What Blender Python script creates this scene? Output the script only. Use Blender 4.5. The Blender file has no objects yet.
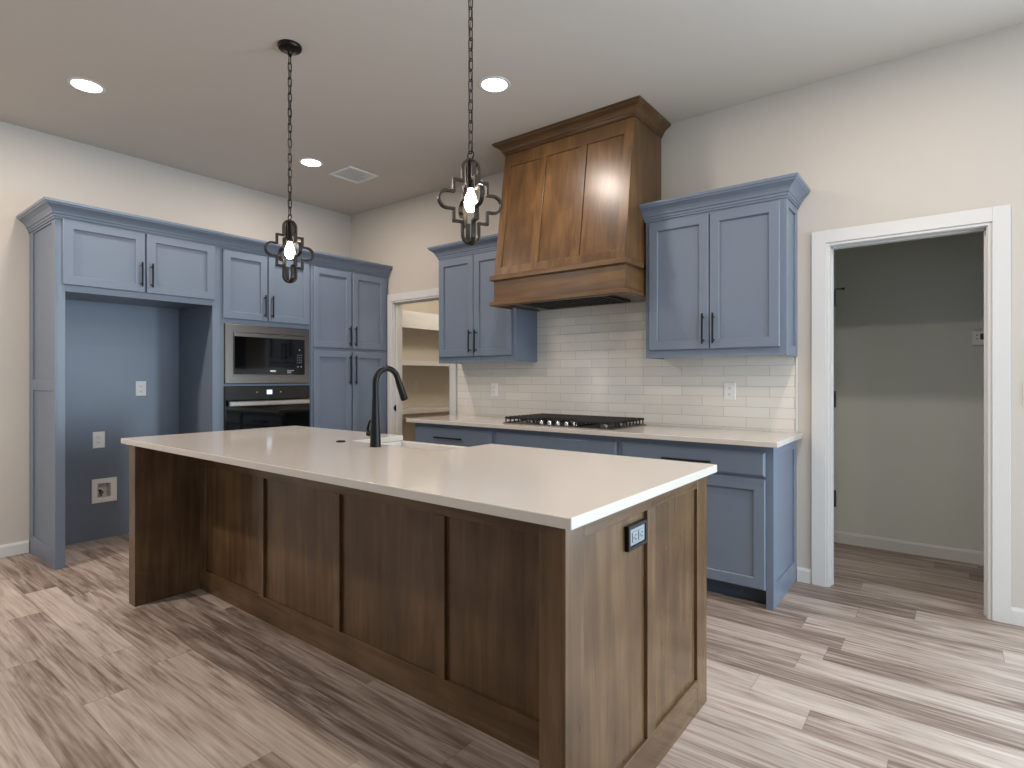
import bpy, bmesh, math, random
from mathutils import Vector, Matrix
random.seed(7)
scene = bpy.context.scene
COL = scene.collection
PI = math.pi

# ------------------------------------------------------------------ camera
F_PX = 564.66
cam_data = bpy.data.cameras.new('camera')
cam = bpy.data.objects.new('camera', cam_data)
COL.objects.link(cam)
cam.location = (5.2337, -3.8354, 1.2485)
cam.rotation_euler = (PI/2, 0, 0.6603)
cam_data.sensor_fit = 'HORIZONTAL'
cam_data.sensor_width = 36.0
cam_data.lens = F_PX/1024*36.0
cam_data.shift_y = -(384-378.384)/1024
cam_data.clip_start = 0.05
scene.camera = cam

# ------------------------------------------------------------------ world, exposure, daylight
vs = scene.view_settings
vs.view_transform = 'Standard'
vs.look = 'None'
vs.exposure = 0.06
vs.gamma = 1.0
vs.use_curve_mapping = False
world = bpy.data.worlds.new('world')
scene.world = world
world.use_nodes = True
world.node_tree.nodes['Background'].inputs[0].default_value = (0.75, 0.87, 1.0, 1)
world.node_tree.nodes['Background'].inputs[1].default_value = 1.0

def area(name, loc, rot, sx, sy, power, col, spread=PI):
    l = bpy.data.lights.new(name, 'AREA')
    l.shape = 'RECTANGLE'; l.size = sx; l.size_y = sy
    l.energy = power; l.color = col; l.spread = spread
    o = bpy.data.objects.new(name, l); COL.objects.link(o)
    o.location = loc; o.rotation_euler = rot
    return o
ROOM_X, ROOM_Y, H = 9.0, -8.0, 3.045
# area lights for daylight at unseen windows, positions guessed to carry the light
DAY = (0.65, 0.83, 1.0)
area('daylight_back', (3.2, ROOM_Y+0.05, 1.45), (PI/2, 0, 0), 4.2, 1.9, 6, DAY)
area('daylight_right', (ROOM_X-0.05, -2.2, 1.4), (PI/2, 0, PI/2), 3.4, 2.1, 120, DAY)
area('daylight_left', (0.05, -5.6, 1.4), (PI/2, 0, -PI/2), 2.0, 2.0, 6, DAY)
area('daylight_patio', (7.3, -0.03, 1.1), (PI/2, 0, PI), 2.0, 2.0, 235, DAY)  # added to brighten the island end; no glass door is known there
CAN_W, CAN_COL = 19, (1.0, 0.86, 0.765)

# ------------------------------------------------------------------ materials
def lin(c):
    return tuple(((x/255)/12.92 if x/255 <= .04045 else ((x/255+.055)/1.055)**2.4) for x in c)
def newmat(name):
    m = bpy.data.materials.new(name); m.use_nodes = True
    nt = m.node_tree
    return m, nt, nt.nodes['Principled BSDF']
def N(nt, t, **kw):
    n = nt.nodes.new(t)
    for k, v in kw.items():
        if hasattr(n, k): setattr(n, k, v)
        else: n.inputs[k].default_value = v
    return n
def painted(name, rgb, rough=.5, var=.03, bump=.0, scale=30, spec=.5, metal=0):
    m, nt, b = newmat(name)
    tc = N(nt, 'ShaderNodeTexCoord')
    no = N(nt, 'ShaderNodeTexNoise'); no.inputs['Scale'].default_value = scale; no.inputs['Detail'].default_value = 3
    nt.links.new(tc.outputs['Object'], no.inputs['Vector'])
    c = lin(rgb)
    mx = N(nt, 'ShaderNodeMix'); mx.data_type = 'RGBA'
    mx.inputs['A'].default_value = (*[x*(1-var) for x in c], 1)
    mx.inputs['B'].default_value = (*[min(1, x*(1+var)) for x in c], 1)
    nt.links.new(no.outputs['Fac'], mx.inputs['Factor'])
    nt.links.new(mx.outputs['Result'], b.inputs['Base Color'])
    b.inputs['Roughness'].default_value = rough
    b.inputs['Metallic'].default_value = metal
    b.inputs['Specular IOR Level'].default_value = spec
    if bump:
        bp = N(nt, 'ShaderNodeBump'); bp.inputs['Strength'].default_value = bump; bp.inputs['Distance'].default_value = .002
        nt.links.new(no.outputs['Fac'], bp.inputs['Height']); nt.links.new(bp.outputs['Normal'], b.inputs['Normal'])
    return m
def emit(name, rgb, s):
    m, nt, b = newmat(name)
    b.inputs['Base Color'].default_value = (*rgb, 1)
    b.inputs['Emission Color'].default_value = (*rgb, 1)
    b.inputs['Emission Strength'].default_value = s
    return m
def wood(name, dark, mid, light, axis='Z', rough=.22, coat=0.0):
    m, nt, b = newmat(name)
    tc = N(nt, 'ShaderNodeTexCoord')
    oi = N(nt, 'ShaderNodeObjectInfo')
    ad = N(nt, 'ShaderNodeVectorMath', operation='ADD')
    sc_ = N(nt, 'ShaderNodeVectorMath', operation='SCALE'); sc_.inputs['Scale'].default_value = 13.0
    cmb = N(nt, 'ShaderNodeCombineXYZ')
    for k in range(3): nt.links.new(oi.outputs['Random'], cmb.inputs[k])
    nt.links.new(cmb.outputs[0], sc_.inputs[0])
    nt.links.new(tc.outputs['Object'], ad.inputs[0]); nt.links.new(sc_.outputs[0], ad.inputs[1])
    mp = N(nt, 'ShaderNodeMapping')
    s = {'X': (.7, 9, 9), 'Y': (9, .7, 9), 'Z': (9, 9, .7)}[axis]
    mp.inputs['Scale'].default_value = s
    nt.links.new(ad.outputs[0], mp.inputs['Vector'])
    n1 = N(nt, 'ShaderNodeTexNoise'); n1.inputs['Scale'].default_value = 2.2; n1.inputs['Detail'].default_value = 6; n1.inputs['Roughness'].default_value = .6; n1.inputs['Distortion'].default_value = .5
    n2 = N(nt, 'ShaderNodeTexNoise'); n2.inputs['Scale'].default_value = 3.2; n2.inputs['Detail'].default_value = 2
    nt.links.new(mp.outputs[0], n1.inputs['Vector'])
    nt.links.new(ad.outputs[0], n2.inputs['Vector'])
    ma = N(nt, 'ShaderNodeMath', operation='MULTIPLY_ADD'); ma.inputs[1].default_value = .55
    m2 = N(nt, 'ShaderNodeMath', operation='MULTIPLY'); m2.inputs[1].default_value = .45
    nt.links.new(n2.outputs['Fac'], m2.inputs[0])
    nt.links.new(n1.outputs['Fac'], ma.inputs[0]); nt.links.new(m2.outputs[0], ma.inputs[2])
    cr = N(nt, 'ShaderNodeValToRGB')
    cr.color_ramp.elements[0].position = .34; cr.color_ramp.elements[0].color = (*lin(dark), 1)
    cr.color_ramp.elements[1].position = .64; cr.color_ramp.elements[1].color = (*lin(light), 1)
    e = cr.color_ramp.elements.new(.5); e.color = (*lin(mid), 1)
    nt.links.new(ma.outputs[0], cr.inputs['Fac'])
    nt.links.new(cr.outputs['Color'], b.inputs['Base Color'])
    b.inputs['Roughness'].default_value = rough
    b.inputs['Coat Weight'].default_value = coat
    b.inputs['Coat Roughness'].default_value = .3
    b.inputs['Specular IOR Level'].default_value = .45
    bp = N(nt, 'ShaderNodeBump'); bp.inputs['Strength'].default_value = .06; bp.inputs['Distance'].default_value = .002
    nt.links.new(n1.outputs['Fac'], bp.inputs['Height']); nt.links.new(bp.outputs['Normal'], b.inputs['Normal'])
    return m

def plank_floor(name):
    m, nt, b = newmat(name)
    L = nt.links.new
    tc = N(nt, 'ShaderNodeTexCoord')
    sp = N(nt, 'ShaderNodeSeparateXYZ'); L(tc.outputs['Object'], sp.inputs[0])
    def M(op, a, c=None, d=None):
        n = N(nt, 'ShaderNodeMath', operation=op)
        for i, v in enumerate((a, c, d)):
            if v is None: continue
            if isinstance(v, (int, float)): n.inputs[i].default_value = v
            else: L(v, n.inputs[i])
        return n.outputs[0]
    PW, PL = .152, 1.22
    yr = M('DIVIDE', M('ADD', sp.outputs['Y'], 1.011), PW)
    row = M('FLOOR', yr); fy = M('FRACT', yr)
    wn = N(nt, 'ShaderNodeTexWhiteNoise', noise_dimensions='1D'); L(row, wn.inputs['W'])
    xr = M('ADD', M('DIVIDE', sp.outputs['X'], PL), M('MULTIPLY', wn.outputs['Value'], 7.0))
    colm = M('FLOOR', xr); fx = M('FRACT', xr)
    cid = N(nt, 'ShaderNodeCombineXYZ'); L(row, cid.inputs[0]); L(colm, cid.inputs[1])
    wid = N(nt, 'ShaderNodeTexWhiteNoise', noise_dimensions='3D'); L(cid.outputs[0], wid.inputs['Vector'])
    rnd = wid.outputs['Value']
    gv = N(nt, 'ShaderNodeCombineXYZ')
    L(M('MULTIPLY', sp.outputs['X'], 1.2), gv.inputs[0]); L(M('MULTIPLY', sp.outputs['Y'], 11.0), gv.inputs[1]); L(M('MULTIPLY', rnd, 60.0), gv.inputs[2])
    g1 = N(nt, 'ShaderNodeTexNoise'); g1.inputs['Scale'].default_value = 1.25; g1.inputs['Detail'].default_value = 5; g1.inputs['Roughness'].default_value = .58; g1.inputs['Distortion'].default_value = 1.6
    L(gv.outputs[0], g1.inputs['Vector'])
    gv2 = N(nt, 'ShaderNodeCombineXYZ')
    L(M('MULTIPLY', sp.outputs['X'], 3.0), gv2.inputs[0]); L(M('MULTIPLY', sp.outputs['Y'], 90.0), gv2.inputs[1]); L(M('MULTIPLY', rnd, 31.0), gv2.inputs[2])
    g2 = N(nt, 'ShaderNodeTexNoise'); g2.inputs['Scale'].default_value = 1.0; g2.inputs['Detail'].default_value = 3
    L(gv2.outputs[0], g2.inputs['Vector'])
    v = M('ADD', M('MULTIPLY', g1.outputs['Fac'], .50), M('MULTIPLY', g2.outputs['Fac'], .33))
    v = M('ADD', v, M('MULTIPLY', rnd, .16))
    cr = N(nt, 'ShaderNodeValToRGB')
    els = cr.color_ramp.elements
    els[0].position = .36; els[0].color = (*lin((104, 90, 80)), 1)
    els[1].position = .66; els[1].color = (*lin((190, 178, 167)), 1)
    e = els.new(.445); e.color = (*lin((138, 122, 111)), 1)
    e = els.new(.525); e.color = (*lin((166, 152, 141)), 1)
    L(v, cr.inputs['Fac'])
    ey = M('MINIMUM', fy, M('SUBTRACT', 1.0, fy)); ex = M('MINIMUM', fx, M('SUBTRACT', 1.0, fx))
    seam = M('MAXIMUM', M('LESS_THAN', ey, .008), M('LESS_THAN', ex, .0013))
    mx = N(nt, 'ShaderNodeMix'); mx.data_type = 'RGBA'
    L(M('MULTIPLY', seam, .38), mx.inputs['Factor']); L(cr.outputs['Color'], mx.inputs['A']); mx.inputs['B'].default_value = (*lin((70, 58, 50)), 1)
    L(mx.outputs['Result'], b.inputs['Base Color'])
    b.inputs['Roughness'].default_value = .42
    b.inputs['Specular IOR Level'].default_value = .4
    bp = N(nt, 'ShaderNodeBump'); bp.inputs['Strength'].default_value = .12; bp.inputs['Distance'].default_value = .0015
    L(M('SUBTRACT', g2.outputs['Fac'], seam), bp.inputs['Height']); L(bp.outputs['Normal'], b.inputs['Normal'])
    return m
def tile_mat(name):
    m, nt, b = newmat(name)
    L = nt.links.new
    tc = N(nt, 'ShaderNodeTexCoord'); sp = N(nt, 'ShaderNodeSeparateXYZ'); L(tc.outputs['Object'], sp.inputs[0])
    cb = N(nt, 'ShaderNodeCombineXYZ')
    a1 = N(nt, 'ShaderNodeMath', operation='ADD'); a1.inputs[1].default_value = -.039; L(sp.outputs['X'], a1.inputs[0]); L(a1.outputs[0], cb.inputs[0])
    a2 = N(nt, 'ShaderNodeMath', operation='ADD'); a2.inputs[1].default_value = -.928; L(sp.outputs['Z'], a2.inputs[0]); L(a2.outputs[0], cb.inputs[1])
    br = N(nt, 'ShaderNodeTexBrick')
    br.offset = .5; br.offset_frequency = 2
    br.inputs['Scale'].default_value = 1; br.inputs['Mortar Size'].default_value = .0016; br.inputs['Mortar Smooth'].default_value = .25
    br.inputs['Brick Width'].default_value = .286; br.inputs['Row Height'].default_value = .0673
    br.inputs['Color1'].default_value = (*lin((228, 223, 213)), 1); br.inputs['Color2'].default_value = (*lin((220, 214, 204)), 1)
    br.inputs['Mortar'].default_value = (*lin((186, 180, 168)), 1)
    L(cb.outputs[0], br.inputs['Vector'])
    L(br.outputs['Color'], b.inputs['Base Color'])
    b.inputs['Roughness'].default_value = .16
    no = N(nt, 'ShaderNodeTexNoise'); no.inputs['Scale'].default_value = 14; no.inputs['Detail'].default_value = 1
    L(tc.outputs['Object'], no.inputs['Vector'])
    ms = N(nt, 'ShaderNodeMath', operation='MULTIPLY_ADD'); ms.inputs[1].default_value = -1.0
    s2 = N(nt, 'ShaderNodeMath', operation='MULTIPLY'); s2.inputs[1].default_value = .9; L(no.outputs['Fac'], s2.inputs[0])
    L(br.outputs['Fac'], ms.inputs[0]); L(s2.outputs[0], ms.inputs[2])
    bp = N(nt, 'ShaderNodeBump'); bp.inputs['Strength'].default_value = .35; bp.inputs['Distance'].default_value = .003
    L(ms.outputs[0], bp.inputs['Height']); L(bp.outputs['Normal'], b.inputs['Normal'])
    return m

M_WALL = painted('wall_paint', (196, 190, 181), .75, .012, .05, 180)
M_CEIL = painted('ceiling_paint', (196, 189, 180), .85, .012, .05, 160)
M_TRIM = painted('white_trim_paint', (210, 210, 208), .4, .01)
M_PANTRY = painted('pantry_paint', (206, 198, 184), .75, .012)
M_HALL = painted('hall_paint', (206, 210, 202), .75, .012)
M_BLUE = painted('blue_cabinet_paint', (110, 122, 138), .34, .02, .02, 25)
M_BLUEDARK = painted('blue_shadow_paint', (72, 84, 102), .5, .02)  # cabinet blue darkened for toe kicks, their shade put into the colour
M_BLACK = painted('matte_black_metal', (22, 21, 21), .38, .08, 0, 60, .5, .6)
M_IRON = painted('cast_iron', (26, 25, 25), .55, .12, .1, 120)
M_BRONZE = painted('bronze_metal', (38, 32, 27), .35, .1, 0, 50, .5, .7)
M_STEEL = painted('stainless_steel', (132, 125, 117), .3, .05, 0, 90, .5, 1.0)
M_CHROME = painted('bright_steel', (200, 198, 194), .22, .03, 0, 60, .5, 1.0)
M_BGLASS = painted('black_glass', (6, 6, 7), .05, .05, 0, 10, .6)
M_CTRL = painted('dark_steel_panel', (46, 44, 42), .25, .05, 0, 60, .5, .5)
M_QUARTZ = painted('quartz', (200, 193, 184), .12, .012, 0, 220)
M_SINK = painted('white_fireclay', (214, 211, 205), .1, .01)
M_PLAST = painted('white_plastic', (232, 231, 228), .4, .01)
M_DARK = painted('dark_slot', (18, 18, 18), .6, .02)
M_GREY = painted('grey_plastic', (128, 134, 140), .4, .02)
M_WOOD_V = wood('stained_wood_upright', (68, 49, 31), (89, 67, 45), (108, 84, 58), 'Z')
M_WOOD_X = wood('stained_wood_lengthwise', (68, 49, 31), (89, 67, 45), (108, 84, 58), 'X')
M_WOOD_Y = wood('stained_wood_crosswise', (68, 49, 31), (89, 67, 45), (108, 84, 58), 'Y')
M_HOOD_V = wood('hood_wood_upright', (70, 48, 26), (92, 66, 38), (114, 84, 51), 'Z', .33)
M_HOOD_X = wood('hood_wood_lengthwise', (70, 48, 26), (92, 66, 38), (114, 84, 51), 'X', .33)
M_HOOD_Y = wood('hood_wood_crosswise', (70, 48, 26), (92, 66, 38), (114, 84, 51), 'Y', .33)
M_FLOOR = plank_floor('vinyl_plank')
M_TILE = tile_mat('subway_tile')
M_LENS = emit('can_lens', (1.0, .93, .82), 9)
M_BULB = emit('bulb_glow', (1.0, .86, .62), 20)
M_CLOCK = emit('clock_display', (.55, .72, 1.0), 1.2)
M_GLASS, _nt, _b = newmat('window_glass'); _b.inputs['Transmission Weight'].default_value = 1; _b.inputs['Roughness'].default_value = 0; _b.inputs['IOR'].default_value = 1.02

# ------------------------------------------------------------------ mesh helpers
def box(bm, x0, x1, y0, y1, z0, z1):
    if x0 > x1: x0, x1 = x1, x0
    if y0 > y1: y0, y1 = y1, y0
    if z0 > z1: z0, z1 = z1, z0
    v = [bm.verts.new(p) for p in ((x0,y0,z0),(x1,y0,z0),(x1,y1,z0),(x0,y1,z0),(x0,y0,z1),(x1,y0,z1),(x1,y1,z1),(x0,y1,z1))]
    for f in ((0,3,2,1),(4,5,6,7),(0,1,5,4),(1,2,6,5),(2,3,7,6),(3,0,4,7)):
        bm.faces.new([v[i] for i in f])
    return v
def rings(bm, rr, close0=True, close1=True):
    R = [[bm.verts.new(p) for p in r] for r in rr]
    n = len(R[0])
    for a, b in zip(R, R[1:]):
        for i in range(n):
            bm.faces.new((a[i], a[(i+1) % n], b[(i+1) % n], b[i]))
    if close0: bm.faces.new(list(reversed(R[0])))
    if close1: bm.faces.new(R[-1])
    return R
def rectstack(bm, u0, u1, v0, v1, prof, face='-y', base=0.0):
    """prof: (inset, height out of base).  face -y: u=x v=z out=-y"""
    rr = []
    for ins, h in prof:
        pts = [(u0+ins, v0+ins), (u1-ins, v0+ins), (u1-ins, v1-ins), (u0+ins, v1-ins)]
        if face == '-y': rr.append([(u, base-h, v) for u, v in pts])
        elif face == '+x': rr.append([(base+h, u, v) for u, v in pts])
        elif face == '-z': rr.append([(u, v, base-h) for u, v in reversed(pts)])
        elif face == '+z': rr.append([(u, v, base+h) for u, v in pts])
    rings(bm, rr)
def disc_ring(c, r, axis, n=24):
    out = []
    for i in range(n):
        a = 2*PI*i/n; p, q = r*math.cos(a), r*math.sin(a)
        if axis == 'z': out.append((c[0]+p, c[1]+q, c[2]))
        elif axis == 'y': out.append((c[0]+p, c[1], c[2]-q))
        else: out.append((c[0], c[1]+p, c[2]+q))
    return out
def lathe(bm, c, prof, axis='z', n=24):
    """prof (radius, offset along axis)"""
    rr = []
    for r, h in prof:
        cc = list(c); cc['xyz'.index(axis)] += h
        rr.append(disc_ring(cc, r, axis, n))
    rings(bm, rr)
def tube(bm, pts, r, n=10, closed=False, flat=None):
    P = [Vector(p) for p in pts]; m = len(P)
    rs = r if isinstance(r, (list, tuple)) else [r]*m
    T = []
    for i in range(m):
        a = P[(i-1) % m] if (closed or i > 0) else P[i]
        b = P[(i+1) % m] if (closed or i < m-1) else P[i]
        T.append((b-a).normalized())
    up = Vector((0, 0, 1)) if abs(T[0].z) < .9 else Vector((1, 0, 0))
    nrm = (up - T[0]*up.dot(T[0])).normalized()
    R = []
    for i in range(m):
        nrm = (nrm - T[i]*nrm.dot(T[i])).normalized()
        bi = T[i].cross(nrm)
        R.append([bm.verts.new(P[i]+(nrm*math.cos(2*PI*k/n)+bi*math.sin(2*PI*k/n))*rs[i]) for k in range(n)])
    rng = range(m) if closed else range(m-1)
    for i in rng:
        a, b = R[i], R[(i+1) % m]
        for k in range(n):
            bm.faces.new((a[k], a[(k+1) % n], b[(k+1) % n], b[k]))
    if not closed:
        bm.faces.new(list(reversed(R[0]))); bm.faces.new(R[-1])
def mold(bm, path, prof, closed=False):
    """sweep a closed (out,z) profile along a 2-D path, outward = right-hand side of travel, mitred"""
    P = [Vector(p) for p in path]; m = len(P)
    nr = []
    for i in range(m-1):
        d = (P[i+1]-P[i]).normalized(); nr.append(Vector((d.y, -d.x)))
    rr = []
    for i in range(m):
        if i == 0: o = nr[0]
        elif i == m-1: o = nr[-1]
        else:
            s = nr[i-1]+nr[i]; o = s/ (s.dot(nr[i]))
        rr.append([(P[i].x+o.x*a, P[i].y+o.y*a, z) for a, z in prof])
    rings(bm, rr)
def obj(name, bm, mat, parent=None, bevel=0, smooth=False, loc=None, rotz=None, seg=2):
    bmesh.ops.recalc_face_normals(bm, faces=bm.faces[:])
    me = bpy.data.meshes.new(name); bm.to_mesh(me); bm.free()
    me.materials.append(mat)
    o = bpy.data.objects.new(name, me); COL.objects.link(o)
    if parent: o.parent = parent
    if loc: o.location = loc
    if rotz is not None: o.rotation_euler = (0, 0, rotz)
    if smooth:
        for p in me.polygons: p.use_smooth = True
        bm2 = bmesh.new(); bm2.from_mesh(me)
        for e in bm2.edges:
            if len(e.link_faces) == 2 and e.calc_face_angle() > math.radians(40): e.smooth = False
        bm2.to_mesh(me); bm2.free()
    if bevel:
        b = o.modifiers.new('bevel', 'BEVEL'); b.width = bevel; b.segments = seg; b.limit_method = 'ANGLE'; b.angle_limit = math.radians(40)
    return o
def B(): return bmesh.new()
def tag(o, label, cat, group=None):
    o['label'] = label; o['category'] = cat
    if group: o['group'] = group
    return o
def thing(name, label, cat, loc=(0,0,0), rotz=0, group=None):
    o = bpy.data.objects.new(name, None); COL.objects.link(o)
    o.empty_display_size = .1
    o.location = loc; o.rotation_euler = (0, 0, rotz)
    return tag(o, label, cat, group)
def struct(name, bm, mat, parent=None, bevel=0):
    o = obj(name, bm, mat, parent, bevel)
    if parent is None: o['kind'] = 'structure'
    return o

# ------------------------------------------------------------------ room shell
T = .12
HALL = (4.655, 5.392, 2.050)      # hall opening x0,x1,top
PAN = (.700, 1.526, 2.03)        # pantry opening
bm = B(); box(bm, -1.3, ROOM_X+.2, ROOM_Y-.2, 2.6, -.1, 0); struct('floor', bm, M_FLOOR)
bm = B(); box(bm, -.12, ROOM_X+.12, ROOM_Y-.12, T, H, H+.1); struct('ceiling', bm, M_CEIL)
bm = B()
box(bm, -T, PAN[0], 0, T, 0, H); box(bm, PAN[0], PAN[1], 0, T, PAN[2], H); box(bm, PAN[1], HALL[0], 0, T, 0, H)
box(bm, HALL[0], HALL[1], 0, T, HALL[2], H); box(bm, HALL[1], 6.3, 0, T, 0, H); box(bm, 8.3, ROOM_X+T, 0, T, 0, H); box(bm, 6.3, 8.3, 0, T, 2.1, H)
struct('wall_range', bm, M_WALL)
def wall_with_window(name, bmz, horiz, a0, a1, w0, w1, z0, z1, p0, p1):
    def bx(a, b, c, d):
        if horiz: box(bmz, a, b, p0, p1, c, d)
        else: box(bmz, p0, p1, a, b, c, d)
    bx(a0, w0, 0, H); bx(w1, a1, 0, H); bx(w0, w1, 0, z0); bx(w0, w1, z1, H)
    return struct(name, bmz, M_WALL)
bm = B()
VY0, VY1, VZ0, VZ1 = -2.354, -2.262, .320, .434      # recess of the water valve box
for y0, y1, z0, z1 in ((ROOM_Y, -6.6, 0, H), (-6.6, -4.6, 0, .4), (-6.6, -4.6, 2.4, H), (-4.6, VY0, 0, H), (VY1, 0, 0, H), (VY0, VY1, 0, VZ0), (VY0, VY1, VZ1, H)): box(bm, -T, 0, y0, y1, z0, z1)
struct('wall_left', bm, M_WALL)
wall_with_window('wall_back', B(), True, -T, ROOM_X+T, 1.1, 5.3, .5, 2.4, ROOM_Y-T, ROOM_Y)
wall_with_window('wall_right', B(), False, ROOM_Y, 0, -3.9, -.5, .3, 2.45, ROOM_X, ROOM_X+T)
def unseen_window(n, horiz, w0, w1, z0, z1, p):  # unseen frames and panes, placed by guess to carry daylight
    f = B(); g = B()
    def bx(m, a, b, c, d, q0, q1):
        if horiz: box(m, a, b, q0, q1, c, d)
        else: box(m, q0, q1, a, b, c, d)
    for a, b, c, d in ((w0, w0+.05, z0, z1), (w1-.05, w1, z0, z1), (w0+.05, w1-.05, z0, z0+.05), (w0+.05, w1-.05, z1-.05, z1), ((w0+w1)/2-.03, (w0+w1)/2+.03, z0+.05, z1-.05)):
        bx(f, a, b, c, d, p-.04, p+.04)
    o = struct('window_%d' % n, f, M_TRIM)
    bx(g, w0+.05, w1-.05, z0+.05, z1-.05, p-.004, p+.004)
    obj('pane', g, M_GLASS, o)
unseen_window(1, True, 1.1, 5.3, .5, 2.4, ROOM_Y-.06)
unseen_window(2, False, -3.9, -.5, .3, 2.45, ROOM_X+.06)
unseen_window(4, True, 6.3, 8.3, 0, 2.1, .06)  # glass door added for the sheen on the island end
unseen_window(3, False, -6.6, -4.6, .4, 2.4, -.06)
# hall behind the right doorway
HB = 1.09
bm = B(); box(bm, 3.9, 6.2, HB, HB+.1, 0, 2.6); struct('wall_hall_back', bm, M_HALL)
bm = B(); box(bm, 3.8, 3.9, T, HB+.1, 0, 2.6); struct('wall_hall_left', bm, M_HALL)
bm = B(); box(bm, 6.1, 6.2, T, HB, 0, 2.6); struct('wall_hall_right', bm, M_HALL)
bm = B(); box(bm, 3.8, 6.2, T, HB+.1, 2.6, 2.7); struct('ceiling_hall', bm, M_HALL)
# pantry room
bm = B(); box(bm, -.18, -.08, T, 2.5, 0, 2.6); struct('wall_pantry_left', bm, M_PANTRY)
bm = B(); box(bm, -.18, 2.5, 2.4, 2.5, 0, 2.6); struct('wall_pantry_back', bm, M_PANTRY)
bm = B(); box(bm, 2.4, 2.5, T, 2.4, 0, 2.6); struct('wall_pantry_right', bm, M_PANTRY)
bm = B(); box(bm, -.18, 2.5, T, 2.5, 2.6, 2.7); struct('ceiling_pantry', bm, M_PANTRY)

# baseboards: profile with a small top bevel
BP = [(0, 0), (.014, 0), (.014, .07), (.009, .085), (0, .085)]
def base(name, path):
    bm = B(); mold(bm, path, BP); struct(name, bm, M_TRIM)
base('baseboard_left', [(0, -7.9), (0, -2.762)])
base('baseboard_range', [(4.486, 0), (4.566, 0)])
base('baseboard_right', [(5.476, 0), (6.29, 0)])
base('baseboard_hall', [(3.92, HB), (6.09, HB)])

# door casings (flat board + inner bead) and jambs
def doorway(n, x0, x1, top, wl, wr):
    """x0,x1,top clear opening in the wall, casing widths wl, wr"""
    bm = B()
    k, q_, t1, t2 = .005, .016, .020, .012          # bead laps the jamb edge by k, bead width q_
    box(bm, x0-wl, x0+k-q_, -t1, 0, 0, top+wr); box(bm, x1-k+q_, x1+wr, -t1, 0, 0, top+wr)
    box(bm, x0+k-q_, x1-k+q_, -t1, 0, top-.008+q_, top+wr)
    box(bm, x0+k-q_, x0+k, -t2, 0, 0, top-.008+q_); box(bm, x1-k, x1-k+q_, -t2, 0, 0, top-.008+q_)
    box(bm, x0+k, x1-k, -t2, 0, top-.008, top-.008+q_)
    o = struct('door_%d' % n, bm, M_TRIM, bevel=.002)
    j = B(); q = .019
    box(j, x0-.001, x0+q-.008, .0, T, 0, top); box(j, x1-q+.008, x1+.001, 0, T, 0, top); box(j, x0+q-.008, x1-q+.008, 0, T, top-q+.008, top+.001)
    box(j, x0+q-.008, x0+q, .04, .075, 0, top-q); box(j, x1-q, x1-q+.008, .04, .075, 0, top-q); box(j, x0+q, x1-q, .04, .075, top-q, top-q+.008)
    obj('jamb', j, M_TRIM, o)
    return o
d1 = doorway(1, HALL[0], HALL[1], HALL[2], .087, .083)
for z in (1.74, 1.12, .51):
    bm = B(); box(bm, 4.666, 4.670, .085, .119, z-.045, z+.045)
    lathe(bm, (4.673, .125, z-.05), [(.0065, 0), (.0065, .1)], 'z', 10)
    if z > 1.7: tube(bm, [(4.673, .125, z+.05), (4.673, .125, z+.056), (4.715, .125, z+.056)], .004, 8); lathe(bm, (4.71, .125, z+.056), [(.007, 0), (.007, .014)], 'x', 10)
    obj('hinge', bm, M_BLACK, d1, smooth=False)
d2 = doorway(2, PAN[0], PAN[1], PAN[2], .062, .081)
bm = B(); box(bm, .7105, .714, .018, .036, .91, .975); box(bm, .7105, .7145, .006, .018, .925, .96)
obj('strike_plate', bm, M_BLACK, d2)

# tiled backsplash on the range wall
bm = B(); box(bm, 1.622, 4.478, -.008, 0, .914, 1.80); box(bm, 2.53, 3.606, -.008, 0, 1.80, 1.83); struct('trim_1_backsplash_tile', bm, M_TILE).name = 'trim_1'
bm = B(); box(bm, 4.478, 4.488, -.012, 0, .914, 1.384); struct('trim_2', bm, M_TRIM, bevel=.003)

# ------------------------------------------------------------------ cabinet helpers (local frame: x right, front faces -y, z up)
DOOR_T = .020
def shaker(bm, x0, x1, z0, z1, y, fr=.060):
    rectstack(bm, x0, x1, z0, z1, [(0, 0), (0, DOOR_T-.004), (.004, DOOR_T), (fr-.003, DOOR_T), (fr, DOOR_T-.003), (fr, DOOR_T-.013), (fr+.001, DOOR_T-.013)], '-y', y)
def slab(bm, x0, x1, z0, z1, y):
    rectstack(bm, x0, x1, z0, z1, [(0, 0), (0, .011), (.003, .013), (.010, .019), (.013, .020)], '-y', y)
def bar_handle(parent, x, z0, z1, y, name='handle', horiz=False):
    bm = B(); st = .028; r = .0062
    if horiz:
        a, b = z0, z1; z = x
        tube(bm, [(a, y-st, z), (b, y-st, z)], r, 10)
        for q in (a+.022, b-.022): tube(bm, [(q, y, z), (q, y-st, z)], .005, 8)
    else:
        tube(bm, [(x, y-st, z0), (x, y-st, z1)], r, 10)
        for q in (z0+.022, z1-.022): tube(bm, [(x, y, q), (x, y-st, q)], .005, 8)
    return obj(name, bm, M_BLACK, parent, smooth=True)
def door(parent, x0, x1, z0, z1, y, hx=None, hz=None):
    bm = B(); shaker(bm, x0, x1, z0, z1, y)
    d = obj('door', bm, M_BLUE, parent)
    if hx is not None: bar_handle(d, hx, hz[0], hz[1], y-DOOR_T)
    return d
CROWN = [(0, -.018), (.006, -.018), (.006, -.006), (.011, -.004), (.012, .010), (.018, .014), (.022, .028), (.033, .048), (.050, .064), (.060, .070), (.062, .078), (.068, .082), (.070, .100), (0, .100)]
def crown(parent, path, z, mat, sc=1.0):
    bm = B(); mold(bm, path, [(a*sc*1.03, z+b*sc*(.9 if b > 0 else 1)) for a, b in CROWN])
    return obj('crown_moulding', bm, mat, parent)

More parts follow.
